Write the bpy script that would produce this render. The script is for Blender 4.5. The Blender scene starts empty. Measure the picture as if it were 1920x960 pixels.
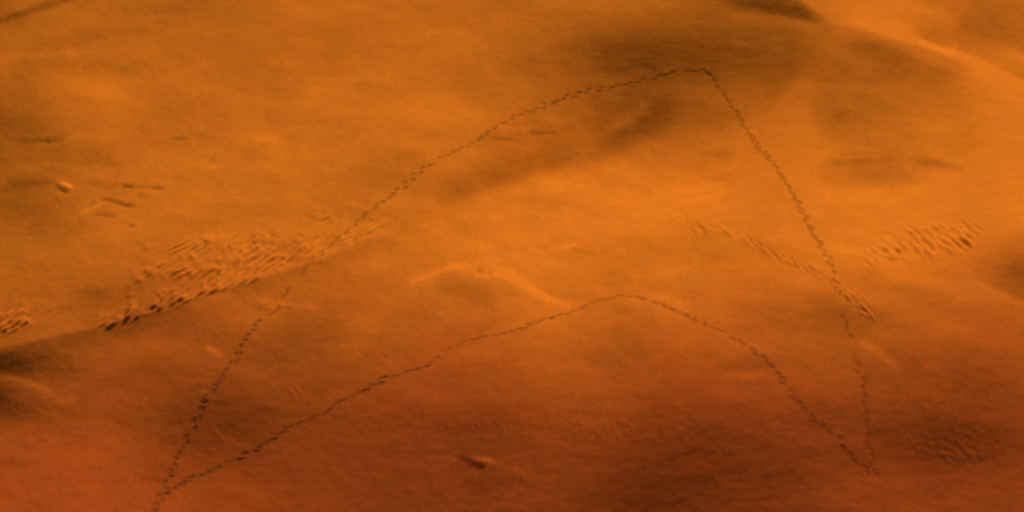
import bpy, math, random
import numpy as np

# ------------------------------------------------------------------ camera, sky, sun, exposure
PITCH = math.radians(32.0)
DIST = 205.0
HFOV = math.radians(30.0)
CAM = np.array([0.0, -DIST * math.cos(PITCH), DIST * math.sin(PITCH)])
SUN_EL = math.radians(22.0)
SUN_AZ = math.radians(77.0)      # direction to the sun: measured from +X (right of frame) towards +Y (away)

scene = bpy.context.scene
cam_data = bpy.data.cameras.new("camera")
cam_data.sensor_width = 36.0
cam_data.lens = 18.0 / math.tan(HFOV / 2)
cam_data.clip_start = 0.5
cam_data.clip_end = 20000
cam = bpy.data.objects.new("camera", cam_data)
scene.collection.objects.link(cam)
cam.location = CAM
cam.rotation_euler = (math.radians(90) - PITCH, 0, 0)
scene.camera = cam

SUN_DIR = np.array([math.cos(SUN_EL) * math.cos(SUN_AZ), math.cos(SUN_EL) * math.sin(SUN_AZ), math.sin(SUN_EL)])
world = bpy.data.worlds.new("World")
scene.world = world
world.use_nodes = True
wn = world.node_tree.nodes
sky = wn.new("ShaderNodeTexSky")
sky.sky_type = 'NISHITA'
sky.sun_disc = False
sky.sun_elevation = SUN_EL
sky.sun_rotation = math.radians(90) - SUN_AZ
sky.dust_density = 3.0
world.node_tree.links.new(sky.outputs[0], wn["Background"].inputs[0])
wn["Background"].inputs[1].default_value = 0.05

sun_data = bpy.data.lights.new("sun", 'SUN')
sun_data.energy = 4.9
sun_data.angle = math.radians(0.55)
sun_data.color = (1.0, 0.90, 0.76)
sun = bpy.data.objects.new("sun", sun_data)
scene.collection.objects.link(sun)
from mathutils import Vector
sun.rotation_euler = Vector(SUN_DIR).to_track_quat('Z', 'Y').to_euler()
sun.location = (200, 120, 150)

scene.view_settings.view_transform = 'Standard'
scene.view_settings.look = 'None'
scene.view_settings.exposure = 0.0
scene.view_settings.gamma = 1.0
scene.render.engine = 'CYCLES'
scene.cycles.max_bounces = 4
scene.cycles.diffuse_bounces = 2
scene.cycles.filter_width = 2.3       # the photograph's lens is soft

# ------------------------------------------------------------------ the relief the dunes are modelled from
# The shape of the sand is found from how steeply each patch faces the low sun: a coarse survey of
# patch brightness plus drawn ridges, creases and hollows gives slopes, and the slopes are integrated to heights.
rng = np.random.RandomState(7)
FPX = 960.0 / math.tan(HFOV / 2)
cp, sp = math.cos(PITCH), math.sin(PITCH)

def project(x, y, z):
    dx, dy, dz = x - CAM[0], y - CAM[1], z - CAM[2]
    zc = dy * cp - dz * sp
    yc = dy * sp + dz * cp
    return 960 + FPX * dx / zc, 480 - FPX * yc / zc

U0, U1, V0, V1, ST = -240, 2160, -180, 1140, 1.5
uu = np.arange(U0, U1, ST)
vv = np.arange(V0, V1, ST)
UG, VG = np.meshgrid(uu, vv)

def fnoise(shape, sx, sy, seed, ang=0.0):
    """smooth gaussian noise, correlation lengths in samples"""
    r = np.random.RandomState(seed)
    n = r.normal(size=shape)
    ky = np.fft.fftfreq(shape[0])[:, None]
    kx = np.fft.rfftfreq(shape[1])[None, :]
    c, s = math.cos(ang), math.sin(ang)
    ka = kx * c + ky * s
    kb = -kx * s + ky * c
    F = np.exp(-2 * (math.pi ** 2) * ((ka * sx) ** 2 + (kb * sy) ** 2))
    o = np.fft.irfft2(np.fft.rfft2(n) * F, s=shape)
    return o / (o.std() + 1e-9)

TABLE = np.array([
 [165,175,175,172,180,188,190,190,186,182,178,170,150,150,212,208,200,190],
 [176,180,184,186,186,188,192,190,184,172,155,135,138,150,166,178,198,214],
 [152,172,190,192,192,196,197,196,190,176,160,155,180,204,184,190,198,216],
 [160,170,188,192,194,194,190,186,196,206,214,216,218,218,212,206,224,226],
 [176,180,186,186,190,188,190,200,212,208,204,202,200,212,218,216,206,170],
 [168,166,162,164,176,174,182,184,190,196,192,190,192,184,172,178,186,180],
 [128,148,156,152,150,150,156,166,168,168,162,166,170,168,160,150,146,150],
 [150,156,156,134,128,134,132,132,128,128,118,112,114,126,128,112,116,132],
 [162,160,156,150,146,136,128,128,128,120,106,102,108,122,140,146,146,146]], float)
# 18 columns: u = 0 .. 1920 every 1920/17

def cubic_interp(tab, x, axis):
    n = tab.shape[axis]
    i = np.floor(x).astype(int)
    f = x - i
    def at(k):
        return np.take(tab, np.clip(i + k, 0, n - 1), axis=axis)
    sh = [1, 1]; sh[axis] = len(x)
    f = f.reshape(sh)
    p0, p1, p2, p3 = at(-1), at(0), at(1), at(2)
    # smooth b-spline weights blended with catmull-rom
    cr = 0.5 * ((2 * p1) + (-p0 + p2) * f + (2 * p0 - 5 * p1 + 4 * p2 - p3) * f ** 2 + (-p0 + 3 * p1 - 3 * p2 + p3) * f ** 3)
    bs = ((1 - f) ** 3 * p0 + (3 * f ** 3 - 6 * f ** 2 + 4) * p1 + (-3 * f ** 3 + 3 * f ** 2 + 3 * f + 1) * p2 + f ** 3 * p3) / 6
    return 0.6 * cr + 0.4 * bs

TABLE[7, 15:17] = (122, 124); TABLE[8, 12:] = (112, 120, 132, 138, 138, 138); TABLE[5, 5:] -= 9; TABLE[6, 4:] -= 7; TABLE[7, 3:] -= 9; TABLE[7, 3:] += 8; TABLE[1, 15:] = (174, 190, 206); TABLE[7, 8:10] += 3; TABLE[7, 10:13] += 9; TABLE[8, 9:13] += 5; TABLE[0, 14] += 6; TABLE[0, 16:] -= 12; TABLE[3, 14:] += 4; TABLE[3, 0] -= 4; TABLE[4, 13:17] -= 14; TABLE[3, 12:17] -= 6; TABLE[6, 2] -= 6; TABLE[1, 3:7] -= 4; TABLE[2, 2:7] -= 4
T8 = cubic_interp(TABLE, np.clip(vv / 120.0, 0, 8), 0)
T8 = cubic_interp(T8, np.clip(uu / (1920 / 17.0), 0, 17), 1)
LT = 2.2 * np.log(T8 / 255.0)

def stroke(field, pts, wu, wd, amp, taper=0.25, wend=None):
    """add a soft band along a polyline: wu / wd = half widths above and below the line"""
    pts = np.array(pts, float)
    # catmull smoothing
    if len(pts) > 2:
        t = np.linspace(0, len(pts) - 1, 8 * (len(pts) - 1) + 1)
        pts = np.stack([cubic_interp(pts[:, k:k + 1], t, 0)[:, 0] for k in (0, 1)], 1)
    m = 3 * max(wu, wd) * (1 if wend is None else max(1, wend))
    i0 = max(0, int((pts[:, 1].min() - m - V0) / ST)); i1 = min(len(vv), int((pts[:, 1].max() + m - V0) / ST) + 1)
    j0 = max(0, int((pts[:, 0].min() - m - U0) / ST)); j1 = min(len(uu), int((pts[:, 0].max() + m - U0) / ST) + 1)
    X, Y = UG[i0:i1, j0:j1], VG[i0:i1, j0:j1]
    best = np.full(X.shape, 1e9); sgn = np.zeros(X.shape); par = np.zeros(X.shape)
    seg = np.hypot(*np.diff(pts, axis=0).T); L = np.concatenate([[0], np.cumsum(seg)])
    for k in range(len(pts) - 1):
        ax, ay = pts[k]; bx, by = pts[k + 1]
        dx, dy = bx - ax, by - ay; q = dx * dx + dy * dy + 1e-9
        t = np.clip(((X - ax) * dx + (Y - ay) * dy) / q, 0, 1)
        px, py = X - ax - t * dx, Y - ay - t * dy
        d = np.hypot(px, py); b = d < best
        best = np.where(b, d, best)
        nx, ny = (dy, -dx) if dx >= 0 else (-dy, dx)      # points up the picture
        sgn = np.where(b, px * nx + py * ny, sgn)
        par = np.where(b, (L[k] + t * seg[k]) / (L[-1] + 1e-9), par)
    w = np.where(sgn > 0, wu, wd) * (1 if wend is None else 1 + (wend - 1) * par)
    e = np.clip(np.minimum(par, 1 - par) / max(taper, 1e-3), 0, 1)
    e = e * e * (3 - 2 * e) if taper > 0 else 1.0
    field[i0:i1, j0:j1] += amp * e * np.exp(-(best / w) ** 2)

def blob(field, u, v, ru, rv, amp, ang=0.0, p=1.0):
    c, s = math.cos(math.radians(ang)), math.sin(math.radians(ang))
    a = ((UG - u) * c - (VG - v) * s) / ru
    b = ((UG - u) * s + (VG - v) * c) / rv
    field += amp * np.exp(-((a * a + b * b) ** p))

def bst(a): return a * (1.45 if abs(a) < 0.2 else 1.2 if abs(a) < 0.35 else 1.0)
S = lambda pts, wu, wd, amp, **k: stroke(LT, pts, wu, wd, bst(amp), **k)
B = lambda u, v, ru, rv, amp, *a: blob(LT, u, v, ru, rv, bst(amp), *a)
# --- upper right: hollow, crest and streaks
B(1190, 95, 150, 52, -0.28, 4)
B(1330, 110, 190, 40, -0.10, -6)
S([(1320, -6), (1400, 4), (1480, 14), (1580, 36)], 14, 9, -0.55, taper=0.3)
S([(1330, 22), (1400, 26), (1480, 34), (1570, 40)], 8, 14, 0.22)
S([(1475, -14), (1540, 8), (1620, 38), (1700, 68), (1790, 104), (1860, 138), (1960, 196)], 24, 5, 0.28, taper=0.05)
S([(1800, 104), (1860, 134), (1920, 166), (2000, 212)], 5, 24, 0.48, taper=0.2)
S([(1560, 50), (1640, 74), (1740, 116), (1820, 150)], 6, 34, -0.14)
S([(1490, 20), (1600, 44), (1680, 76), (1740, 100)], 3, 60, -0.10, taper=0.2)
B(1720, 190, 150, 50, -0.03)
S([(1790, 34), (1860, 58), (1960, 96)], 60, 14, -0.20, taper=0.1)
S([(1282, 176), (1240, 204), (1195, 236), (1150, 262), (1090, 284)], 14, 34, -0.42, taper=0.4)
S([(1100, 210), (1160, 200), (1210, 180)], 24, 30, -0.12, taper=0.3)
S([(1150, 280), (1080, 300), (1000, 322)], 10, 20, -0.12)
S([(1120, 262), (1040, 298), (950, 330), (860, 366), (780, 388)], 34, 16, -0.30, taper=0.25)
S([(1300, 240), (1200, 280), (1090, 318), (980, 352)], 20, 40, 0.12, taper=0.3)
S([(1235, 178), (1190, 215), (1120, 250)], 16, 10, 0.10)
B(1235, 190, 40, 60, -0.16, 35)
S([(1700, 54), (1780, 82), (1880, 128), (1960, 170)], 30, 3, -0.16, taper=0.1)
B(1475, 245, 55, 45, 0.19, 10)
B(1560, 225, 60, 40, -0.10, 20)
S([(1530, 298), (1570, 294), (1630, 291), (1700, 291)], 5, 10, -0.22)
B(1640, 325, 90, 24, -0.16, 0)
S([(1700, 294), (1760, 308), (1830, 326)], 8, 12, -0.20)
B(1345, 286, 36, 10, -0.15)
B(1340, 210, 80, 30, -0.08)
S([(1440, 155), (1560, 152), (1640, 150)], 5, 10, 0.05)
S([(1440, 330), (1600, 375), (1750, 360), (1900, 330)], 30, 30, 0.08)
# --- upper left
S([(-20, 50), (30, 34), (80, 16), (150, -6)], 5, 7, -0.42, taper=0.1)
B(60, 60, 70, 20, -0.06, 25)
B(150, 75, 90, 14, -0.10, 8)
B(100, 105, 110, 8, 0.10, 3)
B(40, 150, 30, 16, -0.08, 0)
B(200, 168, 60, 30, 0.10)
B(25, 235, 60, 22, -0.20, -8)
S([(20, 262), (60, 268), (100, 266), (135, 260)], 5, 5, -0.22)
S([(118, 268), (130, 262), (142, 264)], 4, 4, 0.16)
S([(315, 262), (340, 264), (358, 262)], 3, 3, -0.22)
S([(0, 350), (60, 348), (112, 348)], 8, 9, -0.22)
S([(112, 348), (126, 351), (138, 358)], 6, 2, 0.30)
S([(100, 349), (112, 355), (124, 362), (134, 364)], 2.5, 4, -0.55)
S([(150, 345), (220, 352), (300, 356)], 5, 5, -0.14)
S([(225, 351), (240, 354), (255, 353)], 3, 3, -0.30)
S([(280, 354), (297, 355), (312, 358)], 3, 3, -0.28)
S([(255, 370), (268, 371), (278, 374)], 3, 3, -0.20)
B(50, 320, 90, 12, 0.08, 10)
B(170, 290, 60, 20, -0.08)
B(400, 302, 5, 6, -0.16); B(400, 316, 10, 4, 0.12)
B(205, 296, 5, 5, -0.16); B(192, 318, 14, 10, 0.08)
B(490, 262, 22, 10, 0.10)
B(60, 410, 80, 34, -0.16, -15)
S([(148, 412), (165, 400), (182, 388), (200, 382)], 4, 4, 0.30)
S([(165, 394), (172, 388), (182, 380)], 5, 3, -0.24)
S([(170, 408), (190, 404), (230, 412)], 4, 4, -0.22)
S([(182, 376), (205, 377), (230, 386), (262, 391)], 4, 4, -0.30)
S([(235, 426), (248, 427), (260, 431)], 3, 3, -0.20)
S([(800, 52), (812, 66)], 10, 10, 0.10)
B(580, 180, 30, 22, 0.08, 60)
B(240, 130, 70, 10, -0.06, 10)
B(600, 148, 80, 5, 0.05); B(640, 154, 90, 5, -0.05)
B(700, 200, 180, 60, 0.03)
S([(980, 248), (1000, 252), (1055, 250)], 4, 4, -0.20)
S([(910, 262), (940, 264), (975, 266)], 4, 4, -0.14)
S([(905, 244), (950, 242), (1010, 250)], 5, 5, 0.08)
S([(870, 278), (960, 276), (1000, 262)], 20, 30, -0.06)
S([(850, 185), (950, 205), (1050, 215)], 20, 14, -0.06)
B(1090, 175, 70, 18, -0.06)
# --- the long edge across the left: rippled bench above, slope below
S([(-40, 676), (60, 648), (160, 626), (250, 600), (330, 576), (400, 552), (480, 530), (560, 506), (660, 474), (760, 428)], 26, 5, 0.07, taper=0.05)
S([(-60, 690), (30, 664), (110, 646), (200, 626), (290, 600), (380, 572)], 6, 26, -0.30, taper=0.35)
S([(380, 566), (480, 540), (560, 512), (680, 468), (760, 430)], 6, 24, -0.13, taper=0.2)
B(-14, 692, 60, 18, -1.0, 0)
B(60, 690, 80, 24, -0.25, 0)
B(-20, 752, 50, 18, -0.8, 0)
B(30, 775, 70, 20, -0.20, 0)
S([(-40, 716), (0, 716), (45, 722), (90, 742), (118, 762)], 7, 7, 0.30, taper=0.2)
S([(100, 758), (124, 766), (150, 762)], 7, 6, 0.16)
B(100, 700, 90, 30, -0.10)
B(40, 790, 90, 24, -0.12)
B(40, 880, 60, 12, -0.08)
S([(130, 545), (160, 560), (240, 556), (290, 536)], 18, 12, -0.10)
B(60, 580, 90, 20, 0.04)
S([(330, 640), (240, 690), (120, 720)], 30, 20, 0.05)
# --- middle
S([(756, 548), (778, 534), (806, 518), (850, 506), (890, 502)], 9, 9, 0.22)
S([(800, 540), (870, 550), (950, 575)], 18, 24, -0.16)
S([(892, 514), (925, 514), (960, 522), (990, 542), (1040, 566), (1110, 580)], 9, 12, 0.26, taper=0.2)
B(902, 514, 4, 5, -0.26, 20); B(920, 516, 4, 5, -0.22, 20)
S([(880, 512), (905, 521), (935, 524)], 3, 4, 0.16)
S([(985, 468), (1005, 476), (1025, 482)], 4, 4, 0.18)
S([(1020, 474), (1050, 468), (1100, 458)], 6, 5, 0.10)
S([(1060, 468), (1100, 476), (1140, 492)], 5, 5, -0.06)
S([(930, 440), (1000, 452), (1060, 456)], 16, 12, 0.04)
B(1060, 505, 80, 16, 0.04)
B(1140, 520, 90, 40, -0.06)
B(1280, 470, 120, 26, -0.06)
B(790, 562, 3, 3, -0.15)
B(690, 408, 110, 12, -0.04)
S([(470, 566), (520, 578), (580, 582), (620, 580)], 6, 8, 0.10)
B(500, 570, 12, 5, 0.10)
B(600, 545, 90, 22, 0.03)
S([(378, 656), (396, 664), (412, 676), (414, 690)], 8, 7, 0.26)
S([(410, 690), (450, 706), (520, 720)], 6, 6, 0.08)
B(384, 748, 5, 6, 0.28, 30)
B(330, 660, 60, 20, 0.04)
B(440, 650, 80, 30, -0.05)
B(410, 795, 110, 40, -0.42, -6)
B(310, 800, 60, 20, -0.08)
B(560, 650, 80, 30, -0.04)
B(1170, 650, 80, 40, -0.18, -10)
B(1160, 580, 60, 12, -0.05)
S([(1100, 618), (1150, 650), (1190, 690), (1230, 712)], 8, 8, 0.06)
S([(1270, 630), (1285, 650), (1300, 664)], 14, 10, 0.08)
B(1420, 690, 90, 16, -0.12, 4)
S([(1340, 716), (1400, 713), (1450, 708)], 8, 6, 0.08)
S([(1200, 545), (1300, 568), (1400, 590)], 8, 20, 0.08)
S([(1595, 640), (1640, 664), (1670, 690), (1700, 716)], 10, 9, 0.20)
S([(1640, 650), (1690, 672), (1740, 700)], 8, 12, -0.10)
B(1780, 700, 160, 36, -0.06)
B(1570, 600, 120, 22, -0.10)
S([(1620, 500), (1720, 508), (1820, 540), (1960, 590)], 10, 14, 0.10)
S([(1640, 534), (1760, 556), (1880, 600)], 14, 24, -0.06)
B(1925, 510, 66, 38, -0.36, 0)
S([(1800, 506), (1850, 530), (1920, 562), (1990, 590)], 7, 12, 0.16)
B(1800, 380, 160, 36, 0.06)
B(1380, 445, 70, 14, -0.08, -12)
B(1480, 490, 60, 14, -0.06, -20)
# --- bottom
B(700, 800, 150, 26, -0.08)
B(930, 800, 160, 26, -0.08)
B(1350, 905, 130, 50, -0.06)
B(1230, 930, 60, 40, -0.06)
B(1800, 850, 120, 40, -0.18, 4)
B(1690, 826, 60, 8, -0.08)
B(1660, 900, 60, 30, 0.10)
B(1560, 950, 80, 26, 0.06)
S([(860, 936), (800, 900)], 20, 20, 0.02)
S([(820, 866), (850, 872), (880, 880), (905, 890)], 3, 5, 0.20, taper=0.2)
S([(905, 872), (925, 876), (950, 882), (1010, 900), (1060, 910)], 4, 5, 0.12, taper=0.2)
B(1215, 832, 14, 5, 0.10)
B(966, 930, 5, 12, 0.10, -15)
B(1450, 810, 6, 7, 0.16)
B(1560, 775, 7, 4, 0.12)
B(200, 860, 120, 40, 0.03)
S([(852, 864), (878, 869), (904, 875)], 5, 8, -0.8, taper=0.35)
B(917, 872, 10, 6, 0.7, -20)
B(127, 351, 13, 5, 0.5, -20)

# wind-brushed unevenness of the sand
LT += 0.034 * fnoise(LT.shape, 34, 10, 11, 0.12) + 0.024 * fnoise(LT.shape, 12, 5, 12, 0.25) + 0.012 * fnoise(LT.shape, 4, 2.4, 13) + 0.014 * fnoise(LT.shape, 1.6, 1.1, 14)

# --- fine relief in metres: wind ripples and lumps
RIP = np.zeros_like(LT)
def mask_from(strokes, blobs=()):
    m = np.zeros_like(LT)
    for a in strokes: 
        q = np.zeros_like(LT); stroke(q, *a[0], **a[1]); m = np.maximum(m, q)
    for b in blobs:
        q = np.zeros_like(LT); blob(q, *b); m = np.maximum(m, q)
    return m

def ripples(mask, ang, lam, amp, seed, warp=0.9, thr=0.3, sharp=1.6, cl=(9, 5), pock=0.4):
    """ridges whose crests run at ANG degrees (anticlockwise from picture right), LAM picture pixels apart"""
    a = math.radians(ang)
    w1 = fnoise(LT.shape, cl[0] * 1.6, cl[1] * 1.6, seed); w2 = fnoise(LT.shape, 30, 20, seed + 1)
    ph = (UG * math.sin(a) + VG * math.cos(a)) / lam * 2 * math.pi + warp * w1 + 1.5 * w2
    ph = ph + 0.35 * np.cos(ph)
    r = (0.5 + 0.5 * np.sin(ph)) ** sharp
    g = fnoise(LT.shape, cl[0], cl[1], seed + 2, -a)
    gate = 1 / (1 + np.exp(-(g - thr + 1.6 * (mask - 0.5)) * 4))
    f1 = fnoise(LT.shape, 0.34 * lam, 0.16 * lam, seed + 6, -a)
    return amp * mask * ((1 - pock) * gate * r + pock * np.tanh(0.8 * f1) * np.clip(gate + 0.35, 0, 1))

mL = mask_from([
  (([(165, 622), (230, 600), (290, 582), (350, 560), (440, 532), (520, 510)], 24, 7, 1.0), dict(taper=0.12)),
  (([(240, 512), (320, 508), (400, 512), (480, 500), (560, 488)], 18, 14, 0.9), dict(taper=0.1)),
  (([(400, 500), (500, 492), (580, 470), (640, 452)], 24, 14, 1.0), dict(taper=0.2)),
  (([(250, 470), (380, 460), (560, 440)], 14, 16, 0.6), dict(taper=0.2)),
  (([(590, 405), (620, 410), (660, 425)], 14, 14, 0.5), dict(taper=0.2)),
  (([(620, 470), (690, 435), (750, 405)], 16, 12, 0.8), dict(taper=0.2)),
  (([(-40, 640), (0, 622), (70, 596)], 16, 9, 1.0), dict(taper=0.15)),
  (([(-40, 592), (20, 588), (70, 590)], 18, 14, 0.8), dict(taper=0.2)),
  (([(90, 590), (110, 575), (120, 560)], 10, 10, 0.4), dict(taper=0.2)),
  (([(470, 572), (530, 576), (610, 580)], 6, 7, 0.5), dict(taper=0.2))])
RIPL = ripples(mL, 38, 10.5, 0.29, 31, warp=1.2, thr=-0.3, sharp=1.6, cl=(8, 4), pock=0.32)
mR = mask_from([
  (([(1600, 494), (1660, 480), (1720, 470), (1790, 460), (1850, 440)], 30, 16, 1.0), dict(taper=0.12)),
  (([(1680, 440), (1740, 430), (1860, 430)], 12, 20, 0.7), dict(taper=0.2))])
RIPR = ripples(mR, -40, 12.5, 0.31, 41, warp=1.9, thr=-0.7, sharp=1.8, cl=(12, 5), pock=0.5)
mM = mask_from([
  (([(1270, 420), (1320, 432), (1390, 440), (1440, 470), (1490, 500), (1550, 515), (1580, 540), (1650, 595)], 16, 12, 0.8), dict(taper=0.1)),
  (([(1570, 540), (1610, 575), (1655, 605)], 9, 7, 1.0), dict(taper=0.2)),
  (([(1190, 410), (1280, 405), (1380, 400)], 10, 12, 0.3), dict(taper=0.2))])
RIPM = ripples(mM, -48, 10.0, 0.16, 51, warp=1.6, thr=-0.1, sharp=1.3, cl=(8, 4), pock=0.5)
mF = mask_from([], [(1140, 800, 190, 26, 0.8), (900, 800, 160, 22, 0.7), (1300, 660, 50, 20, 0.5), (1790, 840, 110, 40, 1.0),
                    (560, 730, 40, 16, 1.0), (700, 660, 40, 16, 0.6), (910, 600, 26, 20, 0.7), (540, 795, 70, 16, 0.6), (420, 815, 60, 14, 0.5),
                    (1180, 510, 40, 22, 0.5), (960, 925, 24, 20, 0.9), (918, 513, 26, 8, 1.6), (1020, 476, 40, 8, 0.9), (1090, 470, 50, 14, 0.6), (1720, 760, 130, 40, 0.5)])
RIPF = ripples(mF, -50, 9.0, 0.033, 61, warp=2.0, thr=0.0, sharp=1.2, cl=(8, 4), pock=0.85)
RIP = RIPL + RIPR + RIPM + RIPF

TARGET = np.exp(LT + 0.05 * mL + 0.10 * mR + 0.04 * mM)     # crests catch the light

def lump(u, v, ru, rv, h, ang=0.0, lee=0.35, p=1.0):
    """a small drift of sand, steep on its left side"""
    c, s = math.cos(math.radians(ang)), math.sin(math.radians(ang))
    a = (UG - u) * c - (VG - v) * s
    b = (UG - u) * s + (VG - v) * c
    a = np.where(a < 0, a / (ru * lee), a / ru)
    return h * np.exp(-(a * a) ** p - ((b / rv) ** 2))
LMP = np.zeros_like(LT)
LMP += lump(905, 869, 6, 8, 0.19, -9, lee=5.5) * (1 + 0.12 * fnoise(LT.shape, 4, 3, 77))                # the wind-cut mound near the bottom
LMP += lump(384, 746, 8, 6, 0.05, 0, lee=0.6)
LMP += lump(1327, 131, 7, 5, 0.05, 0, lee=0.7)
for q in range(90):                                            # scattered small lumps of the rippled bench
    t = rng.rand(); u = 230 + 480 * rng.rand(); v = 520 - (u - 230) * 0.20 + rng.normal() * 26
    LMP += lump(u, v, 5 + 4 * rng.rand(), 4 + 3 * rng.rand(), 0.03 + 0.07 * rng.rand(), 40, lee=0.6) if q < 60 else 0
RIP += LMP + 0.006 * fnoise(LT.shape, 5, 3, 71) + 0.004 * fnoise(LT.shape, 2, 1.5, 72)
# little creases and scarps left by the wind
C = lambda pts, w, h, t=0.4: stroke(RIP, pts, w * 1.25, w * 1.25, min(0, h) * 0.28, taper=t)
C([(182, 375), (205, 377), (222, 382)], 2.5, -0.13)
C([(208, 381), (235, 387), (262, 392)], 2.5, -0.20)
C([(200, 384), (182, 390), (165, 402), (148, 414)], 4, 0.10)
C([(170, 407), (190, 404), (228, 413)], 2.5, -0.11)
C([(235, 425), (258, 431)], 2.5, -0.10)
C([(104, 352), (118, 361), (136, 365)], 2.5, -0.16)
C([(112, 350), (124, 353), (138, 358)], 4, 0.14)
C([(222, 351), (258, 354)], 2.5, -0.10); C([(278, 354), (314, 358)], 2.5, -0.12); C([(255, 370), (280, 374)], 2.5, -0.07)
C([(316, 262), (358, 262)], 2.5, -0.08)
C([(60, 266), (110, 268), (138, 260)], 3.5, -0.14)
C([(395, 447), (425, 456), (455, 462)], 2.5, -0.10)
C([(980, 249), (1010, 253), (1055, 250)], 3, -0.13); C([(912, 262), (975, 266)], 3, -0.08)
C([(1535, 299), (1570, 294), (1630, 291), (1700, 291)], 4, -0.16); C([(1690, 294), (1760, 308), (1830, 326)], 6, -0.12)
C([(1360, 200), (1400, 198)], 4, 0.04)
C([(1060, 468), (1100, 476), (1140, 492)], 3, -0.06)
C([(1130, 800), (1165, 818)], 2.5, 0.06); C([(1228, 826), (1234, 838)], 2.5, 0.07)
C([(958, 938), (966, 918), (972, 938)], 2.5, 0.06)
C([(1590, 640), (1640, 664), (1690, 712)], 8, 0.05)
C([(378, 656), (398, 665), (413, 680)], 7, 0.12); C([(412, 690), (450, 706), (520, 722)], 4, 0.07)
C([(474, 568), (520, 576), (560, 584), (615, 582)], 4, 0.10)

def sample(img, u, v):
    x = np.clip((u - U0) / ST, 0, img.shape[1] - 1.001); y = np.clip((v - V0) / ST, 0, img.shape[0] - 1.001)
    i = x.astype(int); j = y.astype(int); fx = x - i; fy = y - j
    return (img[j, i] * (1 - fx) * (1 - fy) + img[j, i + 1] * fx * (1 - fy) + img[j + 1, i] * (1 - fx) * fy + img[j + 1, i + 1] * fx * fy)

# core grid
DX, DY = 0.115, 0.15
X0, X1, Y0, Y1 = -84.0, 84.0, -62.0, 90.0
xs = np.arange(X0, X1, DX); ys = np.arange(Y0, Y1, DY)
NX, NY = len(xs), len(ys)
XG, YG = np.meshgrid(xs, ys)

# model of how bright a slope looks (fitted to the lamp and sky above)
K_SUN, K_SKY = 1.03, 0.075
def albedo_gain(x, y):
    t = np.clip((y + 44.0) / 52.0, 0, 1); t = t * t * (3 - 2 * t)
    return 0.61 + 0.39 * t  # near sand is coloured darker, taking over part of the slope shade

padx, pady = 260, 200
PX, PY = NX + 2 * padx, NY + 2 * pady
kx = 2 * math.pi * np.fft.rfftfreq(PX, DX)[None, :]
ky = 2 * math.pi * np.fft.fftfreq(PY, DY)[:, None]
sx, sy = math.cos(SUN_AZ), math.sin(SUN_AZ)
ks = kx * sx + ky * sy
k2 = kx ** 2 + ky ** 2
# the cross-sun slope is penalised, very long waves are damped
MU = 0.020 + 0.040 / (1 + k2 / (2 * math.pi / 3.5) ** 2)
DEN = ks ** 2 + MU * k2 + 0.0003
def edge(n, pad):
    w = np.ones(n); r = 0.5 - 0.5 * np.cos(np.linspace(0, math.pi, pad)); w[:pad] = r; w[-pad:] = r[::-1]; return w
WIN = edge(PY, pady)[:, None] * edge(PX, padx)[None, :]
def solve(g):
    gp = np.pad(g, ((pady, pady), (padx, padx)), mode='edge')
    gp = gp * WIN
    H = np.fft.rfft2(gp) * (-1j * ks) / DEN
    return np.fft.irfft2(H, s=(PY, PX))

H = np.zeros((NY, NX)); g = np.zeros((NY, NX)); HP = None
HM = np.zeros_like(H)
LOW = np.exp(-0.5 * k2 * 1.2 ** 2)
for it in range(15):
    if it in (0, 1, 2, 3, 4, 6, 8, 11, 15):
        if HP is not None:
            HL = np.fft.irfft2(np.fft.rfft2(HP) * LOW, s=(PY, PX))[pady:pady + NY, padx:padx + NX]
            HM = HL if it < 10 else 0.5 * HM + 0.5 * HL
        u, v = project(XG, YG, HM)
    want = sample(TARGET, u, v) / albedo_gain(XG, YG)
    hy, hx = np.gradient(H, DY, DX)
    inv = 1 / np.sqrt(1 + hx ** 2 + hy ** 2)
    lam = (-hx * SUN_DIR[0] - hy * SUN_DIR[1] + SUN_DIR[2]) * inv
    got = K_SUN * np.maximum(lam, 0.0) + K_SKY * (0.5 + 0.5 * inv)
    err = want - got
    cross = hx * -sy + hy * sx
    g = g - 0.6 * err / (K_SUN * math.cos(SUN_EL))
    g = np.clip(g, -0.62, 0.9)
    HP = solve(g)
    H = HP[pady:pady + NY, padx:padx + NX]
    print("relief", it, float(np.abs(err).mean()), float(H.min()), float(H.max()))
# fine relief on top of the dune bodies
u, v = project(XG, YG, H)
FR = sample(RIP, u, v)
inside = 1.0
H = H + FR
HS = H.copy()           # the undisturbed sand surface

def hs(x, y):
    a = np.clip((np.asarray(x, float) - X0) / DX, 0, NX - 1.001); b = np.clip((np.asarray(y, float) - Y0) / DY, 0, NY - 1.001)
    i = a.astype(int); j = b.astype(int); fx = a - i; fy = b - j
    return HS[j, i] * (1 - fx) * (1 - fy) + HS[j, i + 1] * fx * (1 - fy) + HS[j + 1, i] * (1 - fx) * fy + HS[j + 1, i + 1] * fx * fy

def ground(u, v):
    """where the line of sight through a survey point meets the sand"""
    dxc, dyc = (u - 960) / FPX, (480 - v) / FPX
    d = np.array([dxc, cp + dyc * sp, -sp + dyc * cp])
    t = np.linspace((18.0 - CAM[2]) / d[2], (-24.0 - CAM[2]) / d[2], 900)
    p = CAM[None, :] + d[None, :] * t[:, None]
    gap = p[:, 2] - hs(p[:, 0], p[:, 1])
    i = max(1, int(np.argmax(gap < 0)))
    f = gap[i - 1] / (gap[i - 1] - gap[i] + 1e-12)
    return p[i - 1] + (p[i] - p[i - 1]) * f

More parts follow.
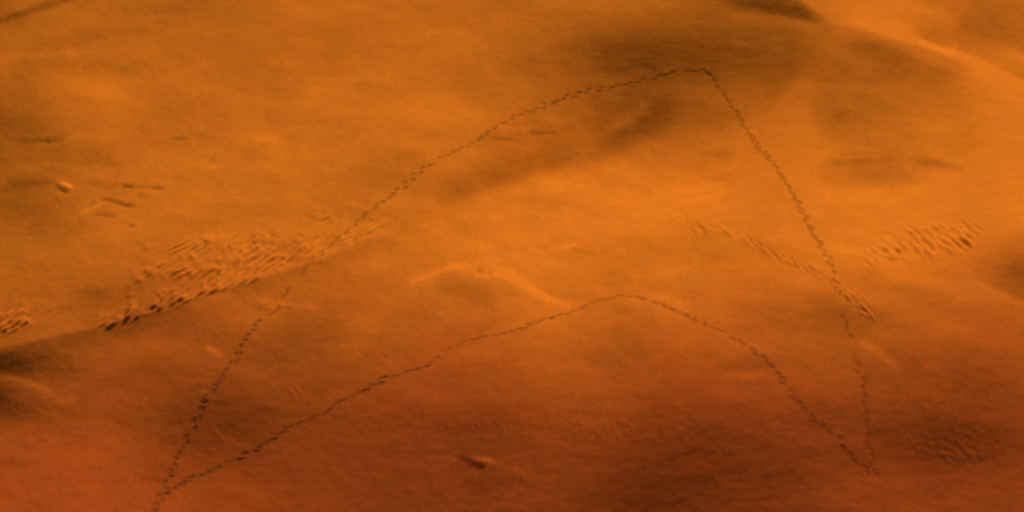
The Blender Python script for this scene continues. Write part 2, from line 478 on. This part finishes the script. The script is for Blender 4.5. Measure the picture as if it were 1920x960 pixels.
# ------------------------------------------------------------------ trails: where each footprint falls
TRAILS = [
 ("long footprint trail arching from the lower left fork to the lower right corner", 
  [(302, 930), (350, 900), (400, 880), (460, 855), (510, 825), (560, 795), (610, 772), (670, 737), (720, 712), (770, 695), (800, 685),
   (840, 657), (890, 636), (940, 627), (1000, 607), (1060, 588), (1120, 566), (1160, 556), (1200, 556), (1250, 575), (1300, 598),
   (1370, 630), (1430, 668), (1470, 718), (1520, 780), (1565, 816), (1600, 862), (1640, 898)], 99, 1.0, 
  [(0, .14, .9), (.14, .30, 1.1), (.30, .34, .7), (.34, .78, .9), (.78, 1, 1.0)]),
 ("short straight footprint trail climbing from the bottom edge to the rippled bench at lower left",
  [(286, 965), (302, 930), (330, 865), (360, 805), (385, 757), (410, 715), (438, 680), (455, 645), (466, 628), (488, 600), (515, 588), (530, 560), (545, 535)], 44, 1.1, []),
 ("upper footprint trail winding from the ripples up to its sharp bend below the dark hollow",
  [(560, 520), (610, 470), (655, 430), (700, 390), (745, 358), (785, 325), (825, 297), (860, 280), (885, 272), (925, 240), (960, 220),
   (1010, 203), (1060, 183), (1110, 170), (1180, 158), (1230, 147), (1265, 134), (1300, 133), (1325, 134)], 78, 0.85, []),
 ("right hand footprint trail dropping steeply from the sharp bend past the bright ripples",
  [(1325, 134), (1340, 152), (1362, 185), (1385, 215), (1398, 242), (1430, 285), (1455, 315), (1485, 360), (1510, 410), (1540, 462),
   (1560, 495), (1572, 550), (1585, 600), (1600, 660), (1615, 705), (1625, 770), (1630, 830), (1634, 870), (1642, 902)], 82, 0.9, []),
]
def along(pts, n):
    pts = np.array(pts, float)
    t = np.linspace(0, len(pts) - 1, 12 * (len(pts) - 1) + 1)
    pts = np.stack([cubic_interp(pts[:, k:k + 1], t, 0)[:, 0] for k in (0, 1)], 1)
    P = np.array([ground(*p) for p in pts])
    L = np.concatenate([[0], np.cumsum(np.hypot(*np.diff(P[:, :2], axis=0).T))])
    s = (np.arange(n) + 0.5) / n * L[-1]
    x = np.interp(s, L, P[:, 0]); y = np.interp(s, L, P[:, 1])
    x2 = np.interp(s + 0.3, L, P[:, 0]); y2 = np.interp(s + 0.3, L, P[:, 1])
    x1 = np.interp(s - 0.3, L, P[:, 0]); y1 = np.interp(s - 0.3, L, P[:, 1])
    return x, y, np.arctan2(y2 - y1, x2 - x1), L[-1], s / L[-1]

prints = []       # per trail: list of (x, y, angle, half length, half width, depth)
DEP = np.zeros_like(H)
def press(x, y, ang, a, b, depth):
    r = 1.5 * max(a, b)
    i0, i1 = int((x - r - X0) / DX), int((x + r - X0) / DX) + 2
    j0, j1 = int((y - r - Y0) / DY), int((y + r - Y0) / DY) + 2
    if i0 < 0 or j0 < 0 or i1 > NX or j1 > NY: return
    xx, yy = XG[j0:j1, i0:i1] - x, YG[j0:j1, i0:i1] - y
    c, s = math.cos(ang), math.sin(ang)
    q = np.hypot((xx * c + yy * s) / a, (-xx * s + yy * c) / b)
    t = np.clip((1.0 - q) / 0.42, 0, 1); t = t * t * (3 - 2 * t)
    DEP[j0:j1, i0:i1] = np.maximum(DEP[j0:j1, i0:i1], (depth + 0.03) * t)
r2 = np.random.RandomState(5)
GAPS = [[(.325, .335), (.60, .607)], [(.79, .815), (.9, .93)], [(.375, .392), (.20, .21), (.955, .965)], [(.735, .76), (.80, .83)]]
for k, (label, pts, n, size, _) in enumerate(TRAILS):
    x, y, ang, L, fr = along(pts, n)
    step = L / n
    rows = []
    vary = np.clip(0.75 + 0.45 * np.interp(np.arange(n), np.arange(0, n + 6, 5), r2.normal(size=len(np.arange(0, n + 6, 5)))), 0.1, 1.7)
    for i in range(n):
        if any(a < fr[i] < b for a, b in GAPS[k]): continue
        side = (1 if i % 2 else -1) * 0.12 + r2.normal() * 0.08
        lx = x[i] - math.sin(ang[i]) * side + math.cos(ang[i]) * r2.normal() * 0.18 * step
        ly = y[i] + math.cos(ang[i]) * side + math.sin(ang[i]) * r2.normal() * 0.18 * step
        a = step * (0.42 + 0.20 * r2.rand()) * (1.25 if (k == 0 and fr[i] < .28) or (k == 1 and fr[i] < .6) or (k == 3 and .08 < fr[i] < .6) else 1); b = (0.22 + 0.10 * r2.rand()) * size * (0.8 + 0.25 * vary[i])
        dp = (0.014 + 0.024 * r2.rand() * vary[i]) * size * (1.2 if (k == 0 and fr[i] < .3) or k == 1 else 1)
        if k == 3 and fr[i] > 0.6: dp *= 0.6; b *= 0.8
        if k == 1 and fr[i] > 0.8: dp *= 0.5; b *= 0.7
        if k == 2 and fr[i] < 0.18: dp *= 0.6; b *= 0.8
        an = ang[i] + r2.normal() * 0.10
        rows.append((lx, ly, an, a, b, dp)); press(*rows[-1])
    prints.append(rows)
H = H - DEP

# ------------------------------------------------------------------ materials
def sand_material(name, near, far, rough=1.0, spec=0.0):
    m = bpy.data.materials.new(name); m.use_nodes = True
    nt = m.node_tree; n = nt.nodes; l = nt.links
    p = n["Principled BSDF"]
    p.inputs["Roughness"].default_value = rough
    p.inputs["Specular IOR Level"].default_value = spec
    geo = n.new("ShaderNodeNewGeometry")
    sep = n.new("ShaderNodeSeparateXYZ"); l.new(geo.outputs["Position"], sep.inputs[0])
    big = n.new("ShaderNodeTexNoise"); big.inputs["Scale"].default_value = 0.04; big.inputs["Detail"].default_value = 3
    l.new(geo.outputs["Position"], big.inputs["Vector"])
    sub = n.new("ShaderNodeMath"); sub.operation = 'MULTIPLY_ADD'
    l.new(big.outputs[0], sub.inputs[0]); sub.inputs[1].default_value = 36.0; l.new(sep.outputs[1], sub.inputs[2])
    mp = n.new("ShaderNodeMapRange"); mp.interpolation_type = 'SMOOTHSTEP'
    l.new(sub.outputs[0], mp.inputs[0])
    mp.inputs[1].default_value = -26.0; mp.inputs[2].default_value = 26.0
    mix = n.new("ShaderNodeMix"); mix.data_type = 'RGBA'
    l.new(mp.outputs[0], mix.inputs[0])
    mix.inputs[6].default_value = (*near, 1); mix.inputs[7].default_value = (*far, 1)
    # grains gathered in faint patches of paler and darker sand
    fine = n.new("ShaderNodeTexNoise"); fine.inputs["Scale"].default_value = 5.0; fine.inputs["Detail"].default_value = 5; fine.inputs["Roughness"].default_value = 0.8
    l.new(geo.outputs["Position"], fine.inputs["Vector"])
    mid = n.new("ShaderNodeTexNoise"); mid.inputs["Scale"].default_value = 0.35; mid.inputs["Detail"].default_value = 4
    l.new(geo.outputs["Position"], mid.inputs["Vector"])
    f = n.new("ShaderNodeMapRange"); l.new(fine.outputs[0], f.inputs[0]); f.inputs[1].default_value = .3; f.inputs[2].default_value = .7; f.inputs[3].default_value = 0.78; f.inputs[4].default_value = 1.22
    g_ = n.new("ShaderNodeMapRange"); l.new(mid.outputs[0], g_.inputs[0]); g_.inputs[1].default_value = .3; g_.inputs[2].default_value = .7; g_.inputs[3].default_value = 0.96; g_.inputs[4].default_value = 1.04
    mu = n.new("ShaderNodeMath"); mu.operation = 'MULTIPLY'; l.new(f.outputs[0], mu.inputs[0]); l.new(g_.outputs[0], mu.inputs[1])
    vm = n.new("ShaderNodeVectorMath"); vm.operation = 'SCALE'; l.new(mix.outputs[2], vm.inputs[0]); l.new(mu.outputs[0], vm.inputs["Scale"])
    l.new(vm.outputs[0], p.inputs["Base Color"])
    return m
SAND = sand_material("sand", (0.40, 0.070, 0.010), (0.66, 0.173, 0.013))  # near sand redder, its colour also darkened in place of some slope shade
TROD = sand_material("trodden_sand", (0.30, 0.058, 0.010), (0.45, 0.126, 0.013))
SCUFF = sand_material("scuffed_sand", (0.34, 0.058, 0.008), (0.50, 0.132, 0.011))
LOOSE = sand_material("loose_sand", (0.56, 0.120, 0.009), (0.70, 0.210, 0.010))

def mesh_object(name, verts, faces, mat, parent=None, smooth=True):
    me = bpy.data.meshes.new(name)
    verts = np.asarray(verts, np.float32); faces = np.asarray(faces, np.int32)
    me.vertices.add(len(verts)); me.vertices.foreach_set("co", verts.ravel())
    nf, k = faces.shape
    me.loops.add(nf * k); me.loops.foreach_set("vertex_index", faces.ravel())
    me.polygons.add(nf)
    me.polygons.foreach_set("loop_start", np.arange(0, nf * k, k, dtype=np.int32))
    me.polygons.foreach_set("loop_total", np.full(nf, k, np.int32))
    me.update(calc_edges=True); me.validate()
    if smooth: me.polygons.foreach_set("use_smooth", np.ones(nf, bool))
    me.materials.append(mat)
    o = bpy.data.objects.new(name, me); scene.collection.objects.link(o)
    if parent: o.parent = parent
    return o

# ------------------------------------------------------------------ the sand, one continuous surface out to the horizon
def outer(a, d, far, k=1.13):
    o = []; s = d
    while a < far: s *= k; a += s; o.append(a)
    return np.array(o)
ox = outer(0, DX, 2600.0); oyf = outer(0, DY, 5000.0); oyn = outer(0, DY, 1500.0)
gx = np.concatenate([(X0 - ox)[::-1], xs, xs[-1] + ox])
gy = np.concatenate([(Y0 - oyn)[::-1], ys, ys[-1] + oyf])
nx0, ny0 = len(ox), len(oyn)
GX, GY = np.meshgrid(gx, gy)
cx = np.clip(GX, X0, xs[-1]); cy = np.clip(GY, Y0, ys[-1])
a = np.clip(np.rint((cx - X0) / DX).astype(int), 0, NX - 1); b = np.clip(np.rint((cy - Y0) / DY).astype(int), 0, NY - 1)
d_out = np.hypot(GX - cx, GY - cy)
HSM = np.fft.irfft2(np.fft.rfft2(HP) * np.exp(-0.5 * k2 * 3.0 ** 2), s=(PY, PX))[pady:pady + NY, padx:padx + NX]
HB = HSM[b, a] + (H - HSM)[b, a] * np.exp(-(d_out / 1.5) ** 2)
HB *= np.exp(-(d_out / 30.0) ** 2)
HB += (0.10 * np.sin(GX * 0.9 + 0.7 * np.sin(GY * 0.4)) + 0.14 * np.sin(GY * 0.6 + GX * 0.25)) * np.clip(d_out / 8, 0, 1)
dunes = (np.sin(GX * 0.017 + GY * 0.009 + 1.3 * np.sin(GY * 0.011)) + 0.6 * np.sin(GX * 0.006 - GY * 0.023 + 1.0)
         + 0.3 * np.sin(GX * 0.05 + GY * 0.031)) * 4.5
HB += dunes * (1 - np.exp(-(d_out / 90.0) ** 2)) * np.clip(d_out / 60, 0, 1)
NGX, NGY = len(gx), len(gy)
verts = np.stack([GX, GY, HB], -1).reshape(-1, 3)
I, J = np.meshgrid(np.arange(NGX - 1), np.arange(NGY - 1))
q = (J * NGX + I)
faces = np.stack([q, q + 1, q + 1 + NGX, q + NGX], -1).reshape(-1, 4)

# which piece of the sand each face belongs to
fcx = (GX[:-1, :-1] + GX[1:, 1:]) / 2; fcy = (GY[:-1, :-1] + GY[1:, 1:]) / 2; fcz = HB[:-1, :-1]
fu, fv = project(fcx, fcy, fcz)
core = (d_out[:-1, :-1] < 1e-6) & (d_out[1:, 1:] < 1e-6)
piece = np.zeros(fcx.shape, int)
def in_poly(u, v, poly):
    c = np.zeros(u.shape, bool); n = len(poly)
    for i in range(n):
        x1, y1 = poly[i]; x2, y2 = poly[(i + 1) % n]
        cond = ((y1 > v) != (y2 > v)) & (u < (x2 - x1) * (v - y1) / (y2 - y1 + 1e-12) + x1)
        c ^= cond
    return c
PIECES = [(1, mL, 0.35), (2, mR, 0.30), (3, mM, 0.40)]
for idx, m, th in PIECES:
    piece[core & (sample(m, fu, fv) > th)] = idx
def ell(u, v, ru, rv, ang=0):
    c, s = math.cos(math.radians(ang)), math.sin(math.radians(ang))
    A = ((fu - u) * c - (fv - v) * s) / ru; Bq = ((fu - u) * s + (fv - v) * c) / rv
    return core & (A * A + Bq * Bq < 1)
piece[ell(896, 873, 38, 15, -10)] = 4
piece[ell(123, 353, 22, 11, -20)] = 5

def piece_object(name, k, loc):
    F = faces[(piece == k).ravel()]
    ids, inv = np.unique(F, return_inverse=True)
    V = verts[ids] - np.array(loc)
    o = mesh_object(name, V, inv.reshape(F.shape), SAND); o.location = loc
    return o
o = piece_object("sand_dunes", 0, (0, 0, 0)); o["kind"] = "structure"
for k, nm, lab in [(1, "sand_ripples", "short steep wind ripples in a long band across the left"),
              (2, "sand_ripples", "bright wind ripples below the crest at the right edge"),
              (3, "sand_ripples", "faint wind ripples the right hand trail crosses")]:
    c = verts[faces[(piece == k).ravel()].ravel()].mean(0)
    o = piece_object(nm, k, tuple(float(t) for t in c)); o["kind"] = "stuff"; o["label"] = lab; o["category"] = "sand ripples"
for k, u_, v_, nm, lab in [(4, 896, 873, "sand_mound", "small wind cut sand mound with dark left face on the bare slope near the bottom"),
                       (5, 123, 353, "sand_mound", "small bright sand ledge with dark lower rim on the plain at far left")]:
    c = ground(u_, v_)
    o = piece_object(nm, k, tuple(float(t) for t in c)); o["label"] = lab; o["category"] = "sand mound"

# ------------------------------------------------------------------ footprints and the sand kicked up beside them
def hcoef(x, y): return hs(x, y)
RINGS = [0.0, 0.30, 0.55, 0.78, 0.92, 1.05, 1.22]
PROF = [-1.0, -0.96, -0.85, -0.45, 0.0, 0.03, -0.25]
def footprint(root, x, y, ang, a, b, depth, r):
    N = 16; V = []; c, s = math.cos(ang), math.sin(ang)
    th = np.linspace(0, 2 * math.pi, N, endpoint=False)
    wob = 1 + 0.08 * r.normal(size=N); wob = (wob + np.roll(wob, 1) + np.roll(wob, -1)) / 3
    pts = [(0.0, 0.0, PROF[0])]
    for k in range(1, len(RINGS)):
        for j in range(N):
            w = RINGS[k] * wob[j]
            lx = a * w * math.cos(th[j]); ly = b * w * math.sin(th[j]) * (1 - 0.18 * math.cos(th[j]))
            pts.append((lx, ly, PROF[k] + (0.10 * r.normal() if 2 < k < 6 else 0)))
    pts = np.array(pts)
    wx = x + pts[:, 0] * c - pts[:, 1] * s; wy = y + pts[:, 0] * s + pts[:, 1] * c
    wz = hs(wx, wy) + pts[:, 2] * depth
    F = []
    for j in range(N): F.append((0, 1 + j, 1 + (j + 1) % N, 1 + (j + 1) % N))
    tri = [(0, 1 + j, 1 + (j + 1) % N) for j in range(N)]
    for k in range(1, len(RINGS) - 1):
        o0 = 1 + (k - 1) * N; o1 = 1 + k * N
        for j in range(N):
            j2 = (j + 1) % N
            tri.append((o0 + j, o1 + j, o1 + j2)); tri.append((o0 + j, o1 + j2, o0 + j2))
    z0 = float(hs(x, y))
    V = np.stack([wx - x, wy - y, wz - z0], 1)
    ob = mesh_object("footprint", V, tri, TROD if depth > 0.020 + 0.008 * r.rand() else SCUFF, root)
    ob.location = (x - root.location.x, y - root.location.y, z0 - root.location.z)
    return ob

def crumbs(root, items, r):
    V = []; F = []
    for (x, y, sz) in items:
        n0 = len(V); N = 8
        z0 = float(hs(x, y))
        rings = [(1.15, -0.25), (0.9, 0.12), (0.55, 0.34)]
        wob = 1 + 0.2 * r.normal(size=N); e = 1 + 0.7 * r.rand(); an = r.rand() * 3.14
        for rr, zz in rings:
            for j in range(N):
                t = 2 * math.pi * j / N
                lx, ly = rr * wob[j] * e * math.cos(t), rr * wob[j] * math.sin(t)
                px = x + sz * (lx * math.cos(an) - ly * math.sin(an)); py = y + sz * (lx * math.sin(an) + ly * math.cos(an))
                V.append((px, py, float(hs(px, py)) * 0.6 + z0 * 0.4 + zz * sz))
        V.append((x, y, z0 + 0.42 * sz))
        for k in range(2):
            for j in range(N):
                j2 = (j + 1) % N
                a_, b_, c_, d_ = n0 + k * N + j, n0 + k * N + j2, n0 + (k + 1) * N + j2, n0 + (k + 1) * N + j
                F.append((a_, b_, c_)); F.append((a_, c_, d_))
        for j in range(N): F.append((n0 + 2 * N + j, n0 + 2 * N + (j + 1) % N, n0 + 3 * N))
    V = np.array(V) - np.array(root.location)
    ob = mesh_object("kicked_up_sand", V, F, LOOSE, root); ob["kind"] = "stuff"
    return ob

EXTRA = [[(675, 732), (1200, 556), (1262, 580), (1540, 788), (1550, 795), (1585, 838), (1612, 866), (1624, 888), (1440, 672), (1035, 592), (900, 634)],
         [(386, 746), (440, 688), (450, 650), (478, 640)],
         [(1322, 131), (1316, 136), (925, 238), (810, 306)],
         [(1329, 132), (1364, 190), (1400, 244), (1560, 495), (1633, 848), (1642, 880)]]
r3 = np.random.RandomState(9)
for k, (label, pts, n, size, _) in enumerate(TRAILS):
    mid = prints[k][0]
    root = bpy.data.objects.new("footprint_trail", None); scene.collection.objects.link(root)
    root.location = (mid[0], mid[1], float(hs(mid[0], mid[1])))
    root.empty_display_size = 0.5
    root["label"] = label; root["category"] = "footprint trail"; root["group"] = "footprint trails crossing the dunes"
    for row in prints[k]: footprint(root, *row, r3)
    it = []
    for (x, y, an, a_, b_, dp) in prints[k]:
        for _ in range(2):
            if r3.rand() < 0.14:
                sd = (1 if r3.rand() < .5 else -1) * (b_ * 1.5 + 0.15 * r3.rand()); al = a_ * (r3.rand() * 2 - 1)
                it.append((x + math.cos(an) * al - math.sin(an) * sd, y + math.sin(an) * al + math.cos(an) * sd, 0.03 + 0.04 * r3.rand()))
    for (u_, v_) in EXTRA[k]:
        p = ground(u_, v_)
        for _ in range(2): it.append((p[0] + r3.normal() * 0.16, p[1] + r3.normal() * 0.2, 0.05 + 0.05 * r3.rand()))
    crumbs(root, it, r3)
